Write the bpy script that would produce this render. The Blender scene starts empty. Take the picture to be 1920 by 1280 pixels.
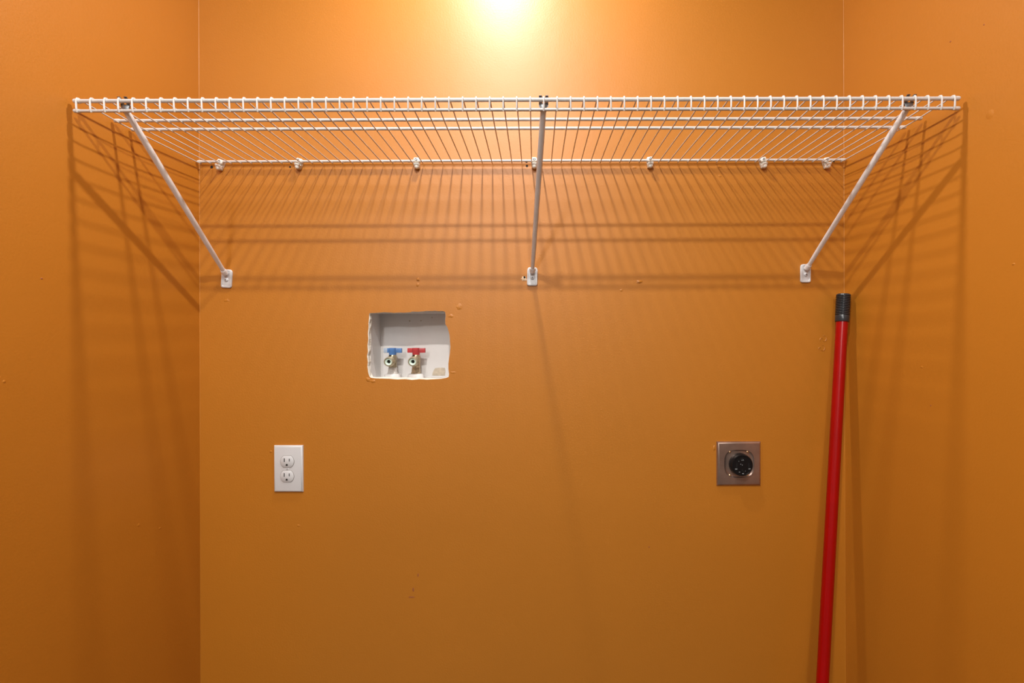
import bpy, bmesh, math, random
from mathutils import Vector, Matrix

random.seed(7)
C = bpy.context.scene.collection
PI = math.pi

# ------------------------------------------------------------------ camera
D = 1.118            # camera distance to the back wall
S0 = 765.0           # photo pixels per metre on the back wall
ZC = 1.30            # camera height
ROLL = 0.003
PX, PY = 1004.0, 640.0
cam_d = bpy.data.cameras.new('camera')
cam_d.sensor_width = 36.0
cam_d.lens = S0 * D / 1920 * 36.0
cam_d.shift_x = (960 - PX) / 1920
cam_d.clip_start = 0.02
cam = bpy.data.objects.new('camera', cam_d)
C.objects.link(cam)
cam.matrix_world = Matrix.Translation((0, -D, ZC)) @ Matrix.Rotation(PI / 2, 4, 'X') @ Matrix.Rotation(-ROLL, 4, 'Z')
bpy.context.scene.camera = cam

# ------------------------------------------------------------------ world, lights, exposure
w = bpy.data.worlds.new('world'); bpy.context.scene.world = w
w.use_nodes = True
w.node_tree.nodes['Background'].inputs['Color'].default_value = (0.9, 0.93, 1.0, 1)
w.node_tree.nodes['Background'].inputs['Strength'].default_value = 0.05
vs = bpy.context.scene.view_settings
vs.view_transform = 'Standard'; vs.look = 'None'; vs.gamma = 1.0; vs.use_curve_mapping = False
vs.exposure = 0.0


def disc_light(name, loc, power, size, color):
    """round disc light shining downwards"""
    l = bpy.data.lights.new(name, 'AREA'); l.shape = 'DISK'; l.size = size
    l.energy = power; l.color = color
    o = bpy.data.objects.new(name, l); o.location = loc
    C.objects.link(o)
    return o


def bulb(name, loc, power, radius, color):
    l = bpy.data.lights.new(name, 'POINT')
    l.energy = power; l.shadow_soft_size = radius; l.color = color
    o = bpy.data.objects.new(name, l); o.location = loc
    C.objects.link(o)
    return o


disc_light('closet_lamp', (-0.100, -0.330, 2.47), 12.3, 0.05, (1.0, 0.94, 0.90))
disc_light('room_lamp', (-0.115, -1.26, 2.59), 27.0, 0.06, (1.0, 0.98, 0.93))
bulb('far_room_bulb', (-0.65, -3.40, 2.66), 84.0, 0.10, (1.0, 0.97, 0.95))
panel = disc_light('soft_bounce_fill', (-0.35, -2.30, 2.72), 26.0, 1.2, (1.0, 0.97, 0.93))  # added soft fill, stands in for light bounced off the room ceiling


# ------------------------------------------------------------------ helpers
def W(px, py, d):
    """photo pixel at distance d in front of the back wall -> world point"""
    x = px - ROLL * (py - PY); y = py + ROLL * (px - PX)
    s = S0 * D / (D - d)
    return Vector(((x - PX) / s, -d, ZC + (PY - y) / s))


def mat(name, col, rough=0.5, metal=0.0, spec=0.5, bump=0.0, bscale=200.0, vary=0.0, vscale=5.0, coat=0.0):
    m = bpy.data.materials.new(name); m.use_nodes = True
    nt = m.node_tree; b = nt.nodes['Principled BSDF']
    b.inputs['Base Color'].default_value = (*col, 1)
    b.inputs['Roughness'].default_value = rough
    b.inputs['Metallic'].default_value = metal
    b.inputs['Specular IOR Level'].default_value = spec
    b.inputs['Coat Weight'].default_value = coat
    tc = nt.nodes.new('ShaderNodeTexCoord')
    if vary > 0:
        n = nt.nodes.new('ShaderNodeTexNoise'); n.inputs['Scale'].default_value = vscale
        n.inputs['Detail'].default_value = 6
        nt.links.new(tc.outputs['Object'], n.inputs['Vector'])
        r = nt.nodes.new('ShaderNodeMapRange')
        r.inputs['From Min'].default_value = 0.3; r.inputs['From Max'].default_value = 0.7
        r.inputs['To Min'].default_value = 1 - vary; r.inputs['To Max'].default_value = 1 + vary
        nt.links.new(n.outputs['Fac'], r.inputs['Value'])
        h = nt.nodes.new('ShaderNodeHueSaturation')
        h.inputs['Color'].default_value = (*col, 1)
        nt.links.new(r.outputs['Result'], h.inputs['Value'])
        nt.links.new(h.outputs['Color'], b.inputs['Base Color'])
    if bump > 0:
        n2 = nt.nodes.new('ShaderNodeTexNoise'); n2.inputs['Scale'].default_value = bscale
        n2.inputs['Detail'].default_value = 3
        nt.links.new(tc.outputs['Object'], n2.inputs['Vector'])
        bp = nt.nodes.new('ShaderNodeBump'); bp.inputs['Strength'].default_value = bump
        bp.inputs['Distance'].default_value = 0.001
        nt.links.new(n2.outputs['Fac'], bp.inputs['Height'])
        nt.links.new(bp.outputs['Normal'], b.inputs['Normal'])
    return m


ORANGE = (0.462, 0.162, 0.009)


def wall_paint(name):
    """eggshell orange paint: roller stipple, slow waviness of the board, slight tone drift"""
    m = mat(name, ORANGE, rough=0.48, spec=0.62, vary=0.025, vscale=3.0)
    nt = m.node_tree; b = nt.nodes['Principled BSDF']
    tc = nt.nodes.new('ShaderNodeTexCoord')
    a = nt.nodes.new('ShaderNodeTexNoise'); a.inputs['Scale'].default_value = 260; a.inputs['Detail'].default_value = 3
    c = nt.nodes.new('ShaderNodeTexNoise'); c.inputs['Scale'].default_value = 14; c.inputs['Detail'].default_value = 2
    nt.links.new(tc.outputs['Object'], a.inputs['Vector']); nt.links.new(tc.outputs['Object'], c.inputs['Vector'])
    b1 = nt.nodes.new('ShaderNodeBump'); b1.inputs['Strength'].default_value = 0.22; b1.inputs['Distance'].default_value = 0.001
    b2 = nt.nodes.new('ShaderNodeBump'); b2.inputs['Strength'].default_value = 0.25; b2.inputs['Distance'].default_value = 0.002
    nt.links.new(c.outputs['Fac'], b2.inputs['Height']); nt.links.new(a.outputs['Fac'], b1.inputs['Height'])
    nt.links.new(b2.outputs['Normal'], b1.inputs['Normal']); nt.links.new(b1.outputs['Normal'], b.inputs['Normal'])
    return m


M = dict(
    wall=wall_paint('orange_paint'),
    white_wall=mat('off_white_paint', (0.42, 0.40, 0.37), 0.6, bump=0.2),
    ceil=mat('ceiling_white', (0.30, 0.29, 0.28), 0.8, bump=0.3, bscale=90),
    floor=mat('vinyl_floor', (0.10, 0.08, 0.06), 0.4, vary=0.15, vscale=8),
    gypsum=mat('gypsum_edge', (0.72, 0.68, 0.60), 0.9, bump=0.8, bscale=300, vary=0.08, vscale=90),
    vinyl=mat('white_vinyl_coating', (0.62, 0.59, 0.57), 0.32, spec=0.5),
    cap=mat('white_rubber_cap', (0.63, 0.60, 0.57), 0.45),
    tube=mat('white_enamel_tube', (0.80, 0.78, 0.78), 0.35, vary=0.04, vscale=60),
    plate=mat('white_plastic', (0.62, 0.62, 0.63), 0.35),
    clip=mat('clip_plastic', (0.80, 0.77, 0.70), 0.4),
    steel=mat('dull_steel', (0.42, 0.44, 0.46), 0.4, metal=0.8),
    darksteel=mat('dark_steel', (0.10, 0.10, 0.11), 0.5, metal=0.6),
    box=mat('white_box_plastic', (0.74, 0.71, 0.69), 0.4, vary=0.02, vscale=20),
    brass=mat('aged_brass', (0.52, 0.40, 0.26), 0.42, metal=0.55, vary=0.25, vscale=220, bump=0.4),
    nickel=mat('dull_nickel_brass', (0.44, 0.38, 0.26), 0.35, metal=0.6, vary=0.1, vscale=200),
    paleghost=mat('chalky_fitting', (0.74, 0.70, 0.66), 0.5, vary=0.12, vscale=150),
    washer=mat('pale_green_washer', (0.62, 0.76, 0.66), 0.5),
    black=mat('black_plastic', (0.006, 0.006, 0.007), 0.30, spec=0.35),
    hole=mat('dark_hole', (0.012, 0.009, 0.006), 0.9),
    blue=mat('blue_plastic', (0.10, 0.24, 0.55), 0.4, vary=0.2, vscale=60),
    paleblue=mat('faded_blue_plastic', (0.42, 0.50, 0.62), 0.5),
    redp=mat('red_valve_plastic', (0.55, 0.055, 0.06), 0.4, vary=0.2, vscale=60),
    chrome=mat('tarnished_steel_plate', (0.42, 0.30, 0.25), 0.34, metal=0.85, vary=0.18, vscale=25),
    red=mat('red_enamel', (0.32, 0.0010, 0.001), 0.25, spec=0.35, vary=0.05, vscale=20),
    grip=mat('charcoal_rubber', (0.022, 0.024, 0.028), 0.30),
    brasspin=mat('brass_rivet', (0.85, 0.62, 0.35), 0.3, metal=1.0),
    stain=mat('rusty_tan_stain', (0.56, 0.47, 0.36), 0.7, vary=0.2, vscale=120),
    scuff=mat('brown_scuff', (0.33, 0.10, 0.03), 0.7),
    filler=mat('pale_filler', (0.80, 0.58, 0.38), 0.8, bump=0.5, bscale=400),
)


def link(name, bm, m, parent=None, smooth=True, mats=None):
    me = bpy.data.meshes.new(name)
    bmesh.ops.recalc_face_normals(bm, faces=bm.faces)
    bm.to_mesh(me); bm.free()
    for mm in (mats or [m]):
        me.materials.append(mm)
    if smooth:
        me.polygons.foreach_set('use_smooth', [True] * len(me.polygons))
        try:
            me.set_sharp_from_angle(angle=math.radians(40))
        except Exception:
            pass
    o = bpy.data.objects.new(name, me); C.objects.link(o)
    if parent:
        o.parent = parent
    return o


def thing(name, label, cat, loc, group=None):
    o = bpy.data.objects.new(name, None); C.objects.link(o)
    o.empty_display_size = 0.03
    o.location = loc; o['label'] = label; o['category'] = cat
    if group: o['group'] = group
    return o


def struct(name, bm, m, parent=None, **k):
    o = link(name, bm, m, parent, **k)
    if not parent: o['kind'] = 'structure'
    return o


def add_box(bm, c, size, bevel=0.0, rot=None, seg=2):
    r = bmesh.ops.create_cube(bm, size=1.0)
    vs_ = r['verts']
    bmesh.ops.scale(bm, vec=size, verts=vs_)
    if bevel > 0:
        es = list({e for v in vs_ for e in v.link_edges})
        rb = bmesh.ops.bevel(bm, geom=es, offset=bevel, segments=seg, profile=0.5, affect='EDGES')
        vs_ = list({v for f in rb['faces'] for v in f.verts} | {v for v in vs_ if v.is_valid})
    if rot is not None:
        bmesh.ops.rotate(bm, cent=(0, 0, 0), matrix=rot, verts=vs_)
    bmesh.ops.translate(bm, vec=c, verts=vs_)
    return vs_


def frame(d):
    d = d.normalized()
    u = d.orthogonal().normalized() if abs(d.x) > 0.99 else d.cross(Vector((1, 0, 0))).normalized()
    return u, d.cross(u).normalized()


def add_tube(bm, pts, r, n=10, cap=True, sx=1.0):
    pts = [Vector(p) for p in pts]
    rs = r if isinstance(r, (list, tuple)) else [r] * len(pts)
    rings = []
    for i, p in enumerate(pts):
        a = pts[max(i - 1, 0)]; b = pts[min(i + 1, len(pts) - 1)]
        u, v = frame(b - a)
        rings.append([bm.verts.new(p + (u * math.cos(t) + v * math.sin(t) * sx) * rs[i])
                      for t in [2 * PI * k / n for k in range(n)]])
    for i in range(len(rings) - 1):
        for k in range(n):
            bm.faces.new((rings[i][k], rings[i][(k + 1) % n], rings[i + 1][(k + 1) % n], rings[i + 1][k]))
    if cap:
        bm.faces.new(rings[0][::-1]); bm.faces.new(rings[-1])
    return rings


def add_lathe(bm, origin, axis, prof, n=24):
    """prof: list of (distance along axis, radius)"""
    axis = Vector(axis).normalized(); u, v = frame(axis); origin = Vector(origin)
    rings = []
    for (h, r) in prof:
        if r <= 1e-6:
            rings.append([bm.verts.new(origin + axis * h)])
        else:
            rings.append([bm.verts.new(origin + axis * h + (u * math.cos(2 * PI * k / n) + v * math.sin(2 * PI * k / n)) * r) for k in range(n)])
    for a, b in zip(rings, rings[1:]):
        for k in range(n):
            k2 = (k + 1) % n
            if len(a) == 1 and len(b) == 1: continue
            if len(a) == 1: bm.faces.new((a[0], b[k2], b[k]))
            elif len(b) == 1: bm.faces.new((a[k], a[k2], b[0]))
            else: bm.faces.new((a[k], a[k2], b[k2], b[k]))


def add_prism(bm, pts, y0, y1, plane='XZ'):
    """closed outline in x,z extruded from y0 to y1"""
    a = [bm.verts.new((x, y0, z)) for x, z in pts]
    b = [bm.verts.new((x, y1, z)) for x, z in pts]
    n = len(pts)
    for k in range(n):
        bm.faces.new((a[k], a[(k + 1) % n], b[(k + 1) % n], b[k]))
    f1 = bm.faces.new(a); f2 = bm.faces.new(b[::-1])
    return f1, f2


def blob(x, z, y, rx, rz, n=14, jit=0.25, h=0.0008, rnd=None):
    """low irregular raised lump on the wall"""
    rnd = rnd or random
    bm = bmesh.new()
    c = bm.verts.new((x, y - h, z))
    inner, outer = [], []
    for k in range(n):
        t = 2 * PI * k / n; j = 1 + rnd.uniform(-jit, jit)
        outer.append(bm.verts.new((x + rx * j * math.cos(t), y, z + rz * j * math.sin(t))))
        inner.append(bm.verts.new((x + .62 * rx * j * math.cos(t), y - h * .85, z + .62 * rz * j * math.sin(t))))
    for k in range(n):
        k2 = (k + 1) % n
        bm.faces.new((outer[k], outer[k2], inner[k2], inner[k])); bm.faces.new((inner[k], inner[k2], c))
    return bm


# ------------------------------------------------------------------ the setting
ZT = 2.75
XL0, XR0 = -0.8230, 0.7575            # back corners
FL, FR = 0.0060 / 0.305, 0.0100 / 0.305   # the side walls open slightly towards the room
DEPTH = 0.50


def xl(d): return XL0 - FL * d
def xr(d): return XR0 + FR * d


# ragged cut-out round the washer box, photo pixels
cut = [(235, 190), (330, 186), (420, 178), (480, 180), (560, 186), (640, 182), (700, 184), (780, 178), (800, 168), (880, 172), (965, 165),
       (1000, 160), (1060, 163), (1100, 158), (1160, 165), (1200, 160), (1240, 172), (1250, 220), (1243, 290), (1246, 340), (1270, 375), (1285, 420),
       (1300, 480), (1306, 560), (1312, 640), (1305, 720), (1293, 800), (1286, 860), (1285, 940), (1294, 1005), (1288, 1040), (1250, 1055),
       (1180, 1066), (1100, 1070), (1000, 1076), (900, 1070), (800, 1080), (700, 1070), (600, 1074), (500, 1066), (400, 1062), (320, 1060),
       (252, 1052), (230, 1030), (216, 980), (205, 900), (211, 840), (200, 760), (212, 700), (206, 620), (217, 540), (212, 460), (221, 380),
       (220, 320), (228, 260), (229, 220)]
cut = [W(660 + x / 7.109, 560 + y / 7.109, 0) for x, y in cut]

bm = bmesh.new()
outer = [bm.verts.new((x, 0, z)) for x, z in ((XL0, 0), (XR0, 0), (XR0, ZT), (XL0, ZT))]
inner = [bm.verts.new(p) for p in cut]
es = [bm.edges.new((outer[i], outer[(i + 1) % 4])) for i in range(4)]
es += [bm.edges.new((inner[i], inner[(i + 1) % len(inner)])) for i in range(len(inner))]
bmesh.ops.triangle_fill(bm, edges=es, use_beauty=True, normal=(0, -1, 0))
for f in bm.faces:
    f.normal_update()
me = bpy.data.meshes.new('wall_back'); bm.to_mesh(me); bm.free()
if me.polygons[0].normal.y > 0: me.flip_normals()
me.materials.append(M['wall'])
wall_back = bpy.data.objects.new('wall_back', me); C.objects.link(wall_back); wall_back['kind'] = 'structure'

# cut edge of the board: paint film curls, gypsum core behind it
cen = Vector((-0.306, 0, 1.289))
rnd = random.Random(3)
bm = bmesh.new(); rings = []
for (dy, inset) in ((0.0, 0.0), (0.0012, 0.0018), (0.006, 0.0026), (0.0125, 0.0030)):
    ring = []
    for p in cut:
        v = (cen - p); v.y = 0
        top = p.z > 1.365
        right = p.x > -0.24
        k = 0.35 if (top or right) else 1.0
        q = p + v.normalized() * inset * k * rnd.uniform(0.5, 1.5)
        q.y = dy
        ring.append(bm.verts.new(q))
    rings.append(ring)
for a, b in zip(rings, rings[1:]):
    for k in range(len(a)):
        k2 = (k + 1) % len(a)
        bm.faces.new((a[k], a[k2], b[k2], b[k]))
link('drywall_edge', bm, M['gypsum'], wall_back, smooth=False)['label'] = 'ragged white cut edge of the board round the washer box'


def quad(name, pts, m, parent=None):
    bm = bmesh.new(); bm.faces.new([bm.verts.new(p) for p in pts])
    me = bpy.data.meshes.new(name); bm.to_mesh(me); bm.free(); me.materials.append(m)
    o = bpy.data.objects.new(name, me); C.objects.link(o)
    if parent: o.parent = parent
    else: o['kind'] = 'structure'
    return o


def slab(name, pts, n, t, m):
    """a wall with thickness t: face polygon pts, pushed back along n"""
    bm = bmesh.new()
    a = [bm.verts.new(p) for p in pts]; b = [bm.verts.new(Vector(p) + Vector(n) * t) for p in pts]
    bm.faces.new(a); bm.faces.new(b[::-1])
    for k in range(len(a)):
        k2 = (k + 1) % len(a); bm.faces.new((a[k], b[k], b[k2], a[k2]))
    return struct(name, bm, m, smooth=False)


wall_left = slab('wall_left', [(xl(0), 0, 0), (xl(DEPTH), -DEPTH, 0), (xl(DEPTH), -DEPTH, ZT), (xl(0), 0, ZT)], (-1, 0, 0), 0.11, M['wall'])
wall_right = slab('wall_right', [(xr(0), 0, 0), (xr(DEPTH), -DEPTH, 0), (xr(DEPTH), -DEPTH, ZT), (xr(0), 0, ZT)], (1, 0, 0), 0.11, M['wall'])
# the room behind the camera
RX0, RX1, RY = -2.6, 2.2, -4.3
slab('wall_front_left', [(xl(DEPTH) - 0.11, -DEPTH, 0), (RX0, -DEPTH, 0), (RX0, -DEPTH, ZT), (xl(DEPTH) - 0.11, -DEPTH, ZT)], (0, 1, 0), 0.1, M['wall'])
slab('wall_front_right', [(xr(DEPTH) + 0.11, -DEPTH, 0), (RX1, -DEPTH, 0), (RX1, -DEPTH, ZT), (xr(DEPTH) + 0.11, -DEPTH, ZT)], (0, 1, 0), 0.1, M['wall'])
slab('wall_far_left', [(RX0, -DEPTH, 0), (RX0, RY, 0), (RX0, RY, ZT), (RX0, -DEPTH, ZT)], (-1, 0, 0), 0.1, M['white_wall'])
slab('wall_far_right', [(RX1, -DEPTH, 0), (RX1, RY, 0), (RX1, RY, ZT), (RX1, -DEPTH, ZT)], (1, 0, 0), 0.1, M['white_wall'])
slab('wall_rear', [(RX0, RY, 0), (RX1, RY, 0), (RX1, RY, ZT), (RX0, RY, ZT)], (0, -1, 0), 0.1, M['white_wall'])
slab('ceiling', [(RX0, RY, ZT), (RX1, RY, ZT), (RX1, 0.15, ZT), (RX0, 0.15, ZT)], (0, 0, 1), 0.1, M['ceil'])
slab('floor', [(RX0, RY, 0), (RX1, RY, 0), (RX1, 0.15, 0), (RX0, 0.15, 0)], (0, 0, -1), 0.1, M['floor'])

# painted caulk bead in both inside corners
for nm, X, sgn in (('trim_1', XL0, 1), ('trim_2', XR0, -1)):
    bm = bmesh.new(); r = 0.0012
    prof = [(0, 0), (r, 0)] + [(r - r * math.sin(t) , -(r - r * math.cos(t))) for t in (0.5, 1.0)] + [(0, -r)]
    rows = []
    NZ = 60
    for k in range(NZ + 1):
        z = ZT * k / NZ; j = rnd.uniform(0.6, 1.15)
        rows.append([bm.verts.new((X + sgn * a * j, b * j, z)) for a, b in prof])
    for a, b in zip(rows, rows[1:]):
        for k in range(1, len(prof) - 1):
            bm.faces.new((a[k], a[k + 1], b[k + 1], b[k]))
    struct(nm, bm, M['wall'])

# small marks in the paint of the back wall
EPS = 0.0003
for (px, py, r) in ((397, 313, 2.4), (546, 305, 1.6), (544, 313, 1.6), (767, 302, 2.3), (987, 302, 2.6), (988, 311, 2.0), (1203, 300, 2.5), (1418, 301, 2.3), (1563, 302, 2.0),
                    (983, 520.5, 2.6)):
    p = W(px, py, 0)
    bm = bmesh.new(); rr = r / S0
    add_lathe(bm, (p.x, -EPS, p.z), (0, -1, 0), [(0.0, rr * 0.0), (0.0, rr * .75), (0.0004, rr), (-0.0003, rr * 1.15)], n=10)
    link('screw_hole', bm, M['hole'], wall_back)
p = W(982, 521, 0)
bm = blob(p.x, p.z - 0.002, -0.0002, 0.0075, 0.0065, jit=0.35, h=0.0012)
link('screw_hole_rim', bm, M['filler'], wall_back)
# the open hole in that rim
p = W(983.3, 520.2, 0)
bm = bmesh.new(); add_lathe(bm, (p.x, -0.0016, p.z), (0, -1, 0), [(0, 0.0), (0.0, 0.0022), (-0.0010, 0.0026)], n=10)
link('screw_hole', bm, M['hole'], wall_back)
for (px, py, rx, rz, h) in ((784, 524, 3, 3.5, .0012), (783, 534, 3, 3.5, .0007), (1199, 528, 5, 3, .0018), (1165, 544, 3, 2, .0006), (861, 576, 6, 6, .0008),
                            (425, 563, 5, 3, .0006), (1348, 312, 6, 2.5, .0009), (1350, 330, 3, 2.5, .0006), (508, 846, 3, 2.5, .0012),
                            (1339, 840, 2.8, 5, .0012), (1190, 314, 4, 2, .0006), (700, 715, 5, 2.5, .001), (690, 712, 4, 4, .001), (850, 698, 5, 2, .0005), (845, 592, 5, 3, .0007),
                            (560, 985, 4, 2, .0005)):
    p = W(px, py, 0)
    link('paint_lump', blob(p.x, p.z, -0.00005, rx / S0, rz / S0, h=h, jit=0.35), M['wall'], wall_back)
# the curled double lump right of centre, two open rings one above the other
for (cx, cy, r, t0, t1) in ((1545, 634, 5.6, -2.4, 2.2), (1540, 637, 3.6, 0.3, 3.9), (1542, 652, 5.5, -2.6, 1.9), (1537, 654, 3.0, 0.6, 3.6)):
    bm = bmesh.new(); pts = []
    for k in range(13):
        t = t0 + (t1 - t0) * k / 12
        p = W(cx + r * 0.75 * math.cos(t), cy - r * math.sin(t), 0.0001); pts.append(p)
    add_tube(bm, pts, [0.0004 + 0.0006 * math.sin(PI * (k + .5) / 13) for k in range(13)], n=6)
    link('paint_ridge', bm, M['wall'], wall_back)
for (px, py, rx, rz) in ((1217, 1025, 1.3, 1.3), (772, 1119, 6, 1.6), (775, 1105, 1.6, 4), (784, 1078, 1.3, 3), (1165, 545, 2, 1.2)):
    p = W(px, py, 0)
    link('scuff_mark', blob(p.x, p.z, -0.00005, rx / S0, rz / S0, h=0.0003), M['scuff'], wall_back)


def side_mark(px, py, side, ra, rb, m):
    """mark on a side wall found from its photo pixel"""
    x = px - ROLL * (py - PY); y = py + ROLL * (px - PX)
    X0 = XR0 if side > 0 else XL0; F = FR if side > 0 else -FL
    # (x-PX)/s = X0 + F d,  s = S0*D/(D-d)
    k = (x - PX) / (S0 * D)
    d = (k * D - X0) / (F + k)
    s = S0 * D / (D - d)
    X = X0 + F * d; Z = ZC + (PY - y) / s
    bm = bmesh.new()
    add_lathe(bm, (X, -d, Z), (-side, 0, 0), [(0.0006, 0), (0.0005, ra * .6), (-0.0002, ra)], n=9)
    bmesh.ops.scale(bm, vec=(1, 1, rb / ra), space=Matrix.Translation((0, 0, -Z)), verts=bm.verts)
    link('scuff_mark' if m is M['scuff'] else 'paint_lump', bm, m, wall_right if side > 0 else wall_left)


for (px, py, s_, ra, rb, m) in ((1845, 46, 1, .0016, .0016, M['scuff']), (1782, 78, 1, .0022, .0016, M['scuff']), (1855, 215, 1, .008, .009, M['wall']),
                                (78, 522, -1, .0022, .0016, M['scuff']), (1900, 495, 1, .003, .002, M['wall']), (1728, 688, 1, .004, .003, M['wall']),
                                (8, 715, -1, .003, .003, M['wall']), (260, 984, -1, .004, .004, M['wall']), (300, 990, -1, .004, .002, M['wall']), (1745, 760, 1, .0015, .0015, M['scuff'])):
    side_mark(px, py, s_, ra, rb, m)

# ------------------------------------------------------------------ wire shelf
DF, D2, D3, DB = 0.305, 0.2256, 0.188, 0.010
ZF, ZL, Z2, Z3, ZB = 1.7305, 1.7130, 1.7340, 1.7342, 1.7390
XS0, XS1 = -0.8225, 0.7570
shelf = thing('wire_shelf', 'long white wire shelf with a folded front lip, spanning the closet wall to wall', 'shelf', (0, 0, ZF))
shelf_off = Vector((0, 0, -ZF))


def rod(name, d, z, r, x0, x1):
    bm = bmesh.new(); q = Vector((0, -d, z)) + shelf_off
    add_tube(bm, [q + Vector((x0 + 0.003, 0, 0)), q + Vector((x1 - 0.003, 0, 0))], r, n=14)
    o = link(name, bm, M['vinyl'], shelf)
    for s, x in ((1, x0), (-1, x1)):
        bm = bmesh.new()
        rc = r * 1.22
        add_lathe(bm, q + Vector((x, 0, 0)), (s, 0, 0), [(0, 0), (0.0006, rc * .55), (0.0018, rc * .9), (0.0035, rc), (0.0115, rc), (0.0125, rc * .95), (0.0125, r * .9)], n=14)
        link('end_cap', bm, M['cap'], o)
    return o


rod('front_rod', DF, ZF, 0.0034, XS0, XS1 + .001)
rod('lip_rod', DF, ZL, 0.0028, XS0, XS1 + .001)
rod('support_rod', D2, Z2, 0.0030, XS0 - .001, XS1 + .001)
rod('support_rod', D3, Z3, 0.0030, XS0 - .001, XS1)
rod('back_rod', DB, ZB, 0.0029, XS0 + .0015, XS1 - .0015)

anch = [(0, 147.7), (13, 484.0), (28, 867.3), (43, 1245.8), (55, 1542.0), (65, 1786.0)]


def lagr(n):
    s = 0
    pts = anch
    for i, (xi, yi) in enumerate(pts):
        t = yi
        for j, (xj, _) in enumerate(pts):
            if i != j: t *= (n - xj) / (xi - xj)
        s += t
    return s


def smooth_x(n):
    # least squares quadratic through the measured lip wires
    return QA + QB * n + QC * n * n


import numpy as np
_c = np.polyfit([a for a, _ in anch], [b for _, b in anch], 2)
QA, QB, QC = float(_c[2]), float(_c[1]), float(_c[0])
SF = S0 * D / (D - DF)
wire_x = [(smooth_x(n) + 1.33 - PX) / SF for n in range(66)]
rw = 0.0012
me_w = None
for n, x in enumerate(wire_x):
    if me_w is None:
        bm = bmesh.new()
        rws = [.00125] * 4 + [.0013] + [.0015] * 7
        zt = ZF + 0.0034 + rw
        prof = [(DB - 0.0042, ZB - .0029 - rw), (D3, Z3 - .0030 - rw * .8), (D2, Z2 - .0030 - rw * .8), (DF - 0.016, ZF + 0.0024), (DF - 0.004, zt - .0003), (DF, zt),
                (DF + 0.0030, zt - 0.0012), (DF + 0.0048, ZF + 0.0002), (DF + 0.0046, ZF - 0.004), (DF + 0.0041, ZL + .003), (DF + 0.0037, ZL - .001), (DF + 0.0022, ZL - .0035)]
        add_tube(bm, [Vector((0, -d, z)) + shelf_off for d, z in prof], rws, n=8)
        o = link('cross_wire', bm, M['vinyl'], shelf); me_w = o.data
    else:
        o = bpy.data.objects.new('cross_wire', me_w); C.objects.link(o); o.parent = shelf
    o.location = (x, 0, 0)


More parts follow.
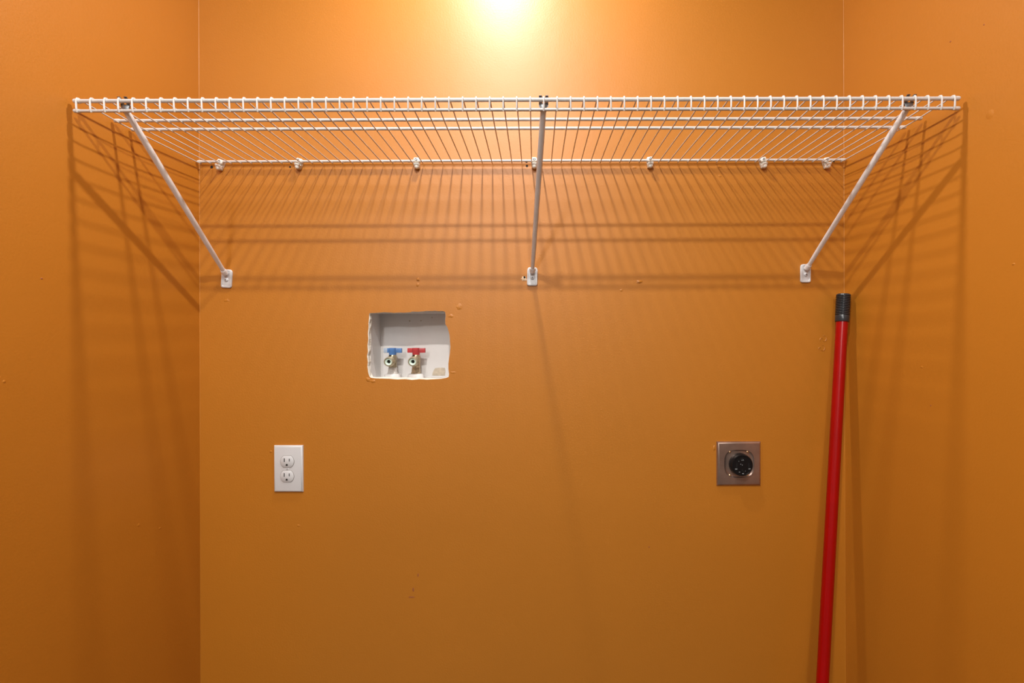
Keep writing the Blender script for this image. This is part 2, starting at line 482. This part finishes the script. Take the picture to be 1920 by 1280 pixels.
# ------------------------------------------------------------------ braces
def brace(top_px, top_py, foot_px, foot_py, fw, tilt, label, tip_x):
    ft = W(foot_px, foot_py, 0.012)
    tp = W(top_px, top_py, DF - 0.009)
    t = thing('shelf_brace', label, 'bracket', (ft.x, 0, ft.z), 'diagonal braces under the shelf')
    off = Vector((-ft.x, 0, -ft.z))
    bm = bmesh.new()
    a, b = tp + off, ft + off
    n_ = 8
    a = a - (b - a).normalized() * 0.004
    dirv = (b - a)
    pts = [a + dirv * (k / n_) for k in range(n_)] + [b]
    rs = [0.0052, 0.0057, 0.0057, 0.0057, 0.0056, 0.0055, 0.0055, 0.0053, 0.0046]
    add_tube(bm, pts, rs, n=16)
    link('tube', bm, M['tube'], t)
    # foot plate: rounded shield with a pressed recess
    bm = bmesh.new()
    hw, hh = fw / 2, 0.0225
    zc = -0.0145

    def outline(s, y, top=1.0):
        o = []
        w_, h_ = hw * s[0], hh * s[1]
        r = min(w_, h_) * 0.38
        for (cx, cz, t0) in ((w_ - r, -h_ + r, -PI / 2), (w_ - r * 1.3, h_ - r * 1.5, 0), (-w_ + r * 1.3, h_ - r * 1.5, PI / 2), (-w_ + r, -h_ + r, PI)):
            top_c = cz > 0
            for k in range(5):
                tt = t0 + PI / 2 * k / 4
                rx = r * (1.3 if top_c else 1); rz = r * (1.5 if top_c else 1)
                o.append((cx + rx * math.cos(tt), y, zc + cz + rz * math.sin(tt)))
        return o
    R = Matrix.Rotation(tilt, 3, 'Y')
    lv = [outline((1, 1), -0.0002), outline((1, 1), -0.0030), outline((.93, .95), -0.0042), outline((.74, .84), -0.0042), outline((.66, .80), -0.0026)]
    rr = [[bm.verts.new(R @ Vector(p)) for p in L] for L in lv]
    for A, B in zip(rr, rr[1:]):
        for k in range(len(A)):
            k2 = (k + 1) % len(A); bm.faces.new((A[k], A[k2], B[k2], B[k]))
    bm.faces.new(rr[-1]); bm.faces.new(rr[0][::-1])
    fp = link('foot_plate', bm, M['plate'], t)
    # socket the tube is pressed into
    bm = bmesh.new()
    du = -(dirv.normalized())
    add_lathe(bm, b - du * 0.006, du, [(0, 0.0), (0, 0.0066), (0.008, 0.0068), (0.012, 0.0060), (0.012, 0.0050)], n=16)
    link('socket', bm, M['tube'], t)
    bm = bmesh.new()
    c = R @ Vector((0, -0.0026, zc - 0.003))
    add_lathe(bm, c, (0, -1, 0), [(0, 0.0050), (0.0012, 0.0048), (0.0026, 0.0036), (0.0034, 0.0020), (0.0034, 0)], n=16)
    sc_ = link('screw', bm, M['plate'], t)
    bm = bmesh.new()
    add_box(bm, c + Vector((0, -0.0035, 0)), (0.0040, 0.0006, 0.0011)); add_box(bm, c + Vector((0, -0.0035, 0)), (0.0011, 0.0006, 0.0040))
    link('screw_slot', bm, M['darksteel'], sc_, smooth=False)
    # steel hook that grips the front rod and the lip rod
    hx = tip_x
    bm = bmesh.new()
    hw2 = 0.0085
    prof = [(DF - 0.006, ZF - 0.010), (DF - 0.0052, ZF - .004), (DF - 0.0050, ZF), (DF - 0.0040, ZF + .0034), (DF, ZF + 0.0052), (DF + .0024, ZF + .0044)]
    th = 0.0009
    for (x0, x1, pr) in ((-hw2, -0.0022, prof), (0.0022, hw2, prof)):
        rows = []
        for i, (d, z) in enumerate(pr):
            row = []
            for x in (x0, x1):
                row.append(bm.verts.new(Vector((hx + x, -d, z)) + off))
            rows.append(row)
        for A, B in zip(rows, rows[1:]):
            bm.faces.new((A[0], A[1], B[1], B[0]))
    # plate between the rods: tapers into the tube
    ys = [(ZF - 0.0040, hw2, DF - 0.0055), (ZF - 0.008, 0.0066, DF - 0.0045), (ZF - 0.0125, 0.0056, DF - 0.0050), (ZL - 0.0015, 0.0056, DF - 0.0060)]
    rows = []
    for i, (z, h2, d) in enumerate(ys):
        sh = (tp.x - hx) * min(1.0, max(0.0, i / 3.0))
        rows.append([bm.verts.new(Vector((hx + sh + sx * h2, -d - (0.0018 if abs(sx) < .5 else 0), z)) + off) for sx in (-1, -.4, .4, 1)])
    for A, B in zip(rows, rows[1:]):
        for k in range(3):
            bm.faces.new((A[k], A[k + 1], B[k + 1], B[k]))
    bmesh.ops.solidify(bm, geom=list(bm.faces), thickness=th)
    hk = link('hook', bm, M['steel'], t)
    hk['label'] = 'grey steel hook over the front rod'
    bm = bmesh.new()
    for s in (-1, 1):
        add_box(bm, Vector((hx + s * 0.0058, -DF - 0.0012, ZF + 0.0062)) + off, (0.0052, 0.0030, 0.0012), bevel=0.0003, seg=1)
        add_box(bm, Vector((hx + s * 0.0055, -DF + 0.0048, ZF - 0.0046)) + off, (0.0056, 0.0020, 0.0018), bevel=0.0003, seg=1)
    link('hook_slot', bm, M['darksteel'], hk)
    return t


brace(239.6, 213, 420.5, 510, 0.0255, math.radians(3.5), 'white diagonal tube brace under the left end of the wire shelf', wire_x[3] + 0.0045)
brace(1018.5, 210, 998.3, 506, 0.0255, math.radians(1.5), 'white diagonal tube brace under the middle of the wire shelf', wire_x[34])
brace(1698.6, 207, 1515.0, 500, 0.0245, math.radians(0.5), 'white diagonal tube brace under the right end of the wire shelf, above the red pole', wire_x[62] - 0.0045)

# ------------------------------------------------------------------ wall clips
names = ['first white plastic shelf clip from the left, next to the left corner', 'second white plastic shelf clip from the left corner',
         'third white plastic shelf clip from the left, above the washer box', 'middle white plastic shelf clip just left of the middle brace',
         'third white plastic shelf clip from the right corner', 'second white plastic shelf clip from the right corner',
         'last white plastic shelf clip, next to the right corner']
turn = [0.35, 0.3, 0.0, 0.0, -0.12, -0.25, -0.25]


def build_clip(i, px, py):
    p = W(px, py, DB)
    t = thing('shelf_clip', names[i], 'clip', (p.x, 0, p.z), 'white clips holding the back rod')
    R = Matrix.Rotation(turn[i], 3, 'Y')
    # base pressed to the wall with a bored boss round the screw
    bm = bmesh.new()
    add_box(bm, (0, -0.0025, 0.000), (0.0105, 0.0045, 0.021), bevel=0.0012, rot=R)
    add_box(bm, R @ Vector((0, -0.0075, 0.0058)), (0.0115, 0.0130, 0.0095), bevel=0.0022, rot=R, seg=3)
    link('clip_base', bm, M['clip'], t)
    # jaw that cups the rod
    bm = bmesh.new()
    rings = []
    w2 = 0.0050
    pr = []
    for k in range(10):
        a = math.radians(200 + 200 * k / 9)        # open cup under the rod
        pr.append((math.cos(a), math.sin(a)))
    outer_ = [(-DB + 0.0068 * c * 1.05, 0.0072 * s - 0.0005) for c, s in pr]
    inner_ = [(-DB + 0.0038 * c, 0.0040 * s) for c, s in pr][::-1]
    loop = outer_ + inner_
    A = [bm.verts.new(R @ Vector((-w2, y, z))) for y, z in loop]; B = [bm.verts.new(R @ Vector((w2, y, z))) for y, z in loop]
    n = len(loop)
    for k in range(n):
        bm.faces.new((A[k], A[(k + 1) % n], B[(k + 1) % n], B[k]))
    m_ = n // 2
    for k in range(m_ - 1):
        bm.faces.new((A[k + 1], A[k], A[n - 1 - k], A[n - 2 - k])); bm.faces.new((B[k], B[k + 1], B[n - 2 - k], B[n - 1 - k]))
    bmesh.ops.bevel(bm, geom=[e for e in bm.edges if e.calc_face_angle(0) > 1.0], offset=0.0007, segments=2, affect='EDGES')
    # bulge below the rod where the locking tongue sits
    add_lathe(bm, R @ Vector((0, -0.0015, -0.0060)), R @ Vector((0, -1, -0.25)), [(0, 0.0050), (0.007, 0.0052), (0.0105, 0.0044), (0.0125, 0.0026), (0.013, 0)], n=14)
    link('clip_jaw', bm, M['clip'], t)
    bm = bmesh.new()
    add_lathe(bm, R @ Vector((0, -0.0132, 0.0058)), (0, -1, 0), [(0, 0.0032), (0.0012, 0.0030), (0.0018, 0.0018), (0.0012, 0.0010), (0.0012, 0)], n=12)
    link('screw', bm, M['steel'], t)
    t.scale = (1.2, 1.0, 1.12)
    return t


for i, (px, py) in enumerate(((411.5, 308), (559.5, 306), (781, 305), (1001.5, 304.5), (1219, 303.5), (1432, 304), (1551, 304.5))):
    build_clip(i, px, py)

# ------------------------------------------------------------------ washer outlet box
BX0, BX1, BZ0, BZ1, BY0, BY1 = -0.4085, -0.199, 1.2065, 1.3735, 0.0128, 0.086
wb = thing('washer_outlet_box', 'recessed white washing machine water box in a ragged wall cut-out', 'utility box', ((BX0 + BX1) / 2, 0.05, BZ0))
wo = -Vector(wb.location)
bm = bmesh.new()
T = 0.002
add_box(bm, Vector(((BX0 + BX1) / 2, BY1 + T / 2, (BZ0 + BZ1) / 2)) + wo, (BX1 - BX0 + 2 * T, T, BZ1 - BZ0 + 2 * T))
add_box(bm, Vector((BX0 - T / 2, (BY0 + BY1) / 2, (BZ0 + BZ1) / 2)) + wo, (T, BY1 - BY0, BZ1 - BZ0 + 2 * T))
add_box(bm, Vector((BX1 + T / 2, (BY0 + BY1) / 2, (BZ0 + BZ1) / 2)) + wo, (T, BY1 - BY0, BZ1 - BZ0 + 2 * T))
add_box(bm, Vector(((BX0 + BX1) / 2, (BY0 + BY1) / 2, BZ1 + T / 2)) + wo, (BX1 - BX0, BY1 - BY0, T))
add_box(bm, Vector(((BX0 + BX1) / 2, (BY0 + BY1) / 2, BZ0 - T / 2)) + wo, (BX1 - BX0, BY1 - BY0, T))
link('box_shell', bm, M['box'], wb, smooth=False)
for dx, z, r in ((-.028, 1.3555, .0022), (.002, 1.3562, .0018), (.031, 1.3640, .0018)):
    bm = bmesh.new()
    add_lathe(bm, Vector((0.5 * (BX0 + BX1) + dx, BY1 - .0002, z)) + wo, (0, -1, 0), [(0, r), (.0006, r * .8), (.0006, 0)], n=10)
    link('nail_head', bm, M['stain'], wb)
# stain at the lower right of the back
st = [(1070, 1022), (1075, 985), (1090, 950), (1108, 925), (1150, 920), (1200, 918), (1238, 922), (1246, 960), (1240, 1022)]
bm = bmesh.new()
pts = []
for x, y in st:
    q = W(660 + x / 7.109, 560 + y / 7.109, -BY1 + .0006); pts.append((q.x + wo.x, max(q.z, BZ0 + .001) + wo.z))
add_prism(bm, pts, BY1 - .0002 + wo.y, BY1 - .0008 + wo.y)
link('stain', bm, M['stain'], wb, smooth=False)['label'] = 'tan stain in the lower right corner of the box'


def valve(X, hmat, hm2, nutm, label, bodym):
    yb = 0.055
    v = bpy.data.objects.new('valve', None); C.objects.link(v); v.parent = wb
    v.empty_display_size = 0.01; v['label'] = label
    v.location = Vector((X, yb, BZ0)) + wo
    o = Vector((-X, -yb, -BZ0))
    P = lambda x, y, z: Vector((x, y, z)) + o
    # floor boss
    bm = bmesh.new()
    add_lathe(bm, P(X, yb, BZ0 - .0002), (0, 0, 1), [(0, 0), (0, .0215), (.009, .0210), (.0115, .0195), (.0125, .0110), (.0125, 0)], n=28)
    link('floor_boss', bm, M['box'], v)
    # nut
    bm = bmesh.new()
    add_lathe(bm, P(X, yb, BZ0 + .012), (0, 0, 1), [(0, 0), (0, .0128), (.003, .0130), (.0045, .0118), (.013, .0112), (.0160, .0108), (.0160, 0)], n=6 if nutm is M['brass'] else 24)
    link('coupling_nut', bm, nutm, v, smooth=False)
    # body and spout
    bm = bmesh.new()
    add_lathe(bm, P(X, yb, BZ0 + .0275), (0, 0, 1), [(0, 0), (0, .0095), (.002, .0104), (.030, .0104), (.034, .0088), (.0365, .0070), (.040, .0070), (.040, 0)], n=20)
    add_lathe(bm, P(X, yb - .004, 1.2505), (0, -1, 0), [(0, 0), (0, .0095), (.012, .0098), (.014, .0118)], n=24)
    link('valve_body', bm, bodym, v)
    bm = bmesh.new()
    pr = [(0.013, .0085), (0.014, .0118)]
    for k in range(7):
        pr += [(0.015 + .0021 * k, .0121), (0.0160 + .0021 * k, .0113)]
    pr += [(0.0305, .0116), (0.0320, .0112), (0.0322, .0092), (0.0290, .0088), (0.0280, .0088)]
    add_lathe(bm, P(X, yb - .004, 1.2505), (0, -1, 0), pr, n=28)
    link('hose_thread', bm, M['nickel'], v)
    bm = bmesh.new()
    add_lathe(bm, P(X, yb - .004, 1.2505), (0, -1, 0), [(0.0270, .0089), (0.0300, .0086), (0.0286, .0046), (0.020, .0040)], n=24)
    link('rubber_washer', bm, M['washer'], v)
    bm = bmesh.new()
    add_lathe(bm, P(X, yb - .004, 1.2505), (0, -1, 0), [(0.0245, .0043), (0.0246, 0)], n=16)
    link('bore', bm, M['hole'], v)
    # T handle
    bm = bmesh.new()
    add_lathe(bm, P(X, yb, 1.2645), (0, 0, 1), [(0, 0), (0, .0092), (.0075, .0094), (.0085, .0100), (.0192, .0100), (.0200, .0085), (.0200, 0)], n=18)
    add_box(bm, P(X + .0010, yb, 1.2780), (.0455, .0075, .0118), bevel=.0012)
    h = link('handle', bm, hmat, v)
    bm = bmesh.new()
    add_box(bm, P(X - .0030, yb - .0105, 1.2655), (.0055, .0020, .0024), bevel=.0003, seg=1)
    link('stop_notch', bm, M['hole'], v)
    if hm2:
        bm = bmesh.new()
        add_box(bm, P(X - .0172, yb, 1.2780), (.0100, .0079, .0122), bevel=.0012)
        link('faded_tip', bm, hm2, v)['label'] = 'worn pale end of the blue handle'


valve(-0.3672, M['blue'], M['paleblue'], M['paleghost'], 'cold water valve with a blue T handle', M['nickel'])
valve(-0.3070, M['redp'], None, M['brass'], 'hot water valve with a red T handle', M['brass'])

# ------------------------------------------------------------------ duplex outlet
pc = W(542.4, 877.5, 0)
ol = thing('wall_outlet', 'white duplex power outlet low on the left of the back wall', 'outlet', (pc.x, 0, pc.z))
PWH, PHH = 0.0353, 0.0567
bm = bmesh.new()
lv = [(1, 0.0002), (1, 0.0018), (.985, 0.0034), (.955, 0.0050), (.90, 0.0060), (.865, 0.0063)]
rr = []
for s, y in lv:
    ins = (1 - s) * PWH
    a_, b_ = PWH - ins, PHH - ins
    rr.append([bm.verts.new((x, -y, z)) for x, z in ((-a_, -b_), (a_, -b_), (a_, b_), (-a_, b_))])
for A, B in zip(rr, rr[1:]):
    for k in range(4):
        bm.faces.new((A[k], A[(k + 1) % 4], B[(k + 1) % 4], B[k]))
bm.faces.new(rr[0][::-1]); bm.faces.new(rr[-1])
link('cover_plate', bm, M['plate'], ol)


def recept_outline(s):
    R_ = 0.0165 * s; h = 0.0138 * s
    o = []
    t1 = math.asin(h / R_)
    for a0, a1 in ((-t1, t1), (PI - t1, PI + t1)):
        for k in range(9):
            t = a0 + (a1 - a0) * k / 8
            o.append((R_ * math.cos(t), R_ * math.sin(t)))
    return o


for i, (dx, dz, yy) in enumerate(((-0.0015, 0.0178, 0), (-0.0018, -0.0181, 0))):
    bm = bmesh.new()
    rr = []
    for s, y in ((1.035, 0.0060), (1.0, 0.00615), (1.0, 0.0074), (.96, 0.0079)):
        rr.append([bm.verts.new((dx + x, -y, dz + z)) for x, z in recept_outline(s)])
    for A, B in zip(rr, rr[1:]):
        for k in range(len(A)):
            k2 = (k + 1) % len(A); bm.faces.new((A[k], A[k2], B[k2], B[k]))
    bm.faces.new(rr[-1])
    rc = link('receptacle', bm, M['plate'], ol)
    # dark gap round it
    bm = bmesh.new()
    oo = recept_outline(1.055); ii = recept_outline(1.0)
    A = [bm.verts.new((dx + x, -.00640, dz + z)) for x, z in oo]; B = [bm.verts.new((dx + x, -.00640, dz + z)) for x, z in ii]
    for k in range(len(A)):
        k2 = (k + 1) % len(A); bm.faces.new((A[k], A[k2], B[k2], B[k]))
    link('gap', bm, mat('plate_gap', (0.25, 0.22, 0.20), .8), rc)
    for (sx, sz, w_, h_) in ((-0.0062, 0.0040, .0020, .0088), (0.0060, 0.0042, .0018, .0070)):
        bm = bmesh.new(); add_box(bm, (dx + sx, -.0079, dz + sz), (w_, .0006, h_))
        link('slot', bm, M['hole'], rc, smooth=False)
    bm = bmesh.new()
    g = [(-.0024, -.0019), (.0024, -.0019), (.0024, .0006), (.0016, .0022), (0, .0028), (-.0016, .0022), (-.0024, .0006)]
    add_prism(bm, [(dx - .0003 + x, dz - .0078 + z) for x, z in g], -.0076, -.0082)
    link('ground_slot', bm, M['hole'], rc, smooth=False)
bm = bmesh.new()
add_lathe(bm, (-0.0014, -.0062, -0.0002), (0, -1, 0), [(0, .0030), (.0006, .0028), (.0010, .0018), (.0010, 0)], n=14)
sc_ = link('screw', bm, M['plate'], ol)
bm = bmesh.new(); add_box(bm, (-0.0014, -.0073, -0.0002), (.0009, .0004, .0050), rot=None)
bmesh.ops.rotate(bm, cent=(-0.0014, -.0073, -0.0002), matrix=Matrix.Rotation(0.45, 3, 'Y'), verts=bm.verts)
link('screw_slot', bm, M['steel'], sc_, smooth=False)

# ------------------------------------------------------------------ dryer outlet
pc = W(1384, 868, 0)
dr = thing('dryer_outlet', 'square steel plate with a round black dryer socket on the back wall', 'outlet', (pc.x, 0, pc.z))
H = 0.0535
bm = bmesh.new()
lv = [(H, 0.0002), (H, 0.0026), (H - .0010, 0.0040), (H - .0040, 0.0060), (H - .0052, .0063)]
rr = []
for a_, y in lv:
    rr.append([bm.verts.new((x, -y, z)) for x, z in ((-a_, -a_ * 1.0), (a_, -a_), (a_, a_), (-a_, a_))])
for A, B in zip(rr, rr[1:]):
    for k in range(4):
        bm.faces.new((A[k], A[(k + 1) % 4], B[(k + 1) % 4], B[k]))
bm.faces.new(rr[0][::-1])
# face with a pressed, side-bowed panel in its middle
NS = 32


def rbox(a, b, y, p, shx=0.0):
    """superellipse ring starting at the lower left corner direction"""
    o = []
    for k in range(NS):
        t = -3 * PI / 4 + 2 * PI * k / NS
        c, s = math.cos(t), math.sin(t)
        q = (abs(c) ** p + abs(s) ** p) ** (-1 / p)
        o.append(bm.verts.new((a * c * q + shx, -y, b * s * q)))
    return o


edge = []
e = H - .0052
for k in range(NS):
    side = k // (NS // 4); f = (k % (NS // 4)) / (NS // 4)
    c = [(-e, -e), (e, -e), (e, e), (-e, e)]
    a_, b_ = c[side], c[(side + 1) % 4]
    edge.append(bm.verts.new((a_[0] + (b_[0] - a_[0]) * f, -.0063, a_[1] + (b_[1] - a_[1]) * f)))
r1 = rbox(.0365, .0340, .0063, 3.2); r2 = rbox(.0342, .0322, .0042, 3.2); r3 = rbox(.0300, .0300, .0036, 2.8); r4 = rbox(.0190, .0190, .0062, 2); r5 = rbox(.0170, .0170, .0064, 2)
for A, B in ((edge, r1), (r1, r2), (r2, r3), (r3, r4), (r4, r5)):
    for k in range(NS):
        k2 = (k + 1) % NS; bm.faces.new((A[k], A[k2], B[k2], B[k]))
bm.faces.new(r5)
bmesh.ops.remove_doubles(bm, verts=bm.verts, dist=0.00005)
o = link('cover_plate', bm, M['chrome'], dr)
# socket body
bm = bmesh.new()
add_lathe(bm, (0.0018, -.0055, -.0005), (0, -1, 0), [(0, .0270), (.003, .0270), (.0120, .0262), (.0140, .0250), (.0142, .0232), (.0132, .0226), (.0130, 0)], n=48)
so = link('socket', bm, M['black'], dr)
so['label'] = 'round black four slot socket'
Y = -.0186
hole2 = mat('slot_black', (0.004, 0.004, 0.004), .9)
for (x, z, w_, h_, a) in ((-.0125, -.0010, .0024, .0120, 0.0), (.0165, -.0010, .0024, .0120, 0.0)):
    bm = bmesh.new(); add_box(bm, (x + .001, Y, z), (w_, .0006, h_)); link('slot', bm, hole2, so, smooth=False)
bm = bmesh.new()
add_prism(bm, [(.0018 + x, .0130 + z) for x, z in [(-.0040, -.0018), (.0040, -.0018), (.0040, .0005), (.0025, .0032), (0, .0042), (-.0025, .0032), (-.0040, .0005)]], Y - .0003, Y + .0003)
link('slot', bm, hole2, so, smooth=False)
bm = bmesh.new(); add_box(bm, (.0018, Y, -.0140), (.0026, .0006, .0070)); add_box(bm, (.0038, Y, -.0165), (.0060, .0006, .0022)); link('slot', bm, hole2, so, smooth=False)
# moulded marks and terminals that catch the light
pale = mat('raised_grey_marking', (0.30, 0.32, 0.33), .4)
for (x, z, w_, h_, a) in ((-.0065, .0095, .0012, .0012, 0), (-.0018, .0025, .0010, .0022, 0.3), (.0018, .0005, .0020, .0010, -0.5), (.0042, .0125, .0010, .0030, -0.4),
                          (.0010, .0118, .0030, .0008, 0), (-.0130, -.0092, .0052, .0020, 0), (.0190, -.0088, .0050, .0016, 0), (-.0050, -.0165, .0032, .0010, 0),
                          (.0035, -.0202, .0040, .0018, 0.1), (.0090, -.0140, .0010, .0010, 0)):
    bm = bmesh.new(); add_box(bm, (x, Y - .0002, z), (w_, .0005, h_), rot=None)
    bmesh.ops.rotate(bm, cent=(x, Y, z), matrix=Matrix.Rotation(a, 3, 'Y'), verts=bm.verts)
    link('marking', bm, pale, so, smooth=False)
for sx, sz in ((-1, 1), (1, 1), (-1, -1), (1, -1)):
    bm = bmesh.new()
    add_lathe(bm, (-.0005 + sx * .0215, -.0030, sz * .0285), (0, -1, 0), [(0, .0030), (.0014, .0029), (.0024, .0020), (.0028, 0)], n=14)
    link('rivet', bm, M['brasspin'], dr)

# ------------------------------------------------------------------ red pole in the corner
gt = W(1581.5, 552, 0.030); gb = W(1578.7, 603, 0.034); pb = W(1542.0, 1280, 0.105)
dv = (pb - gt).normalized()
foot = gt + dv * (gt.z / -dv.z)
foot.z = 0.0
mp = thing('broom_handle', 'red metal broom pole with a ribbed black grip, leaning in the right corner', 'pole', foot)
off = -Vector(foot)
axis = (gt - foot).normalized(); L = (gt - foot).length
bm = bmesh.new()
add_lathe(bm, (0, 0, 0), axis, [(0.030, 0), (0.030, .0105), (0.032, .0122), (L * .35, .0124), (L * .7, .0124), (L - 0.064, .0124), (L - .060, .0124), (L - .060, 0)], n=32)
link('pole', bm, M['red'], mp)
bm = bmesh.new()
pr = [(0, 0.0), (0, .0085), (.002, .0095)]
for k in range(7):
    pr += [(.004 + .004 * k, .0098), (.006 + .004 * k, .0085)]
pr += [(.033, .0092), (.033, 0)]
add_lathe(bm, (0, 0, 0), axis, pr, n=20)
link('threaded_tip', bm, M['grip'], mp)
bm = bmesh.new()
g0 = L - 0.066
pr = [(g0, .0118), (g0, .0142), (g0 + .001, .0146), (g0 + .0145, .0148)]
nr = 12
for k in range(nr):
    z0 = g0 + .0150 + k * .00405
    pr += [(z0, .0146), (z0 + .0004, .0130), (z0 + .0014, .0130), (z0 + .0018, .0149), (z0 + .0027, .0153), (z0 + .0036, .0149)]
pr += [(L - .0015, .0151), (L, .0142), (L, .0125), (L - .001, .0115), (L - .001, 0)]
add_lathe(bm, (0, 0, 0), axis, pr, n=36)
link('grip', bm, M['grip'], mp)['label'] = 'ribbed charcoal rubber grip'
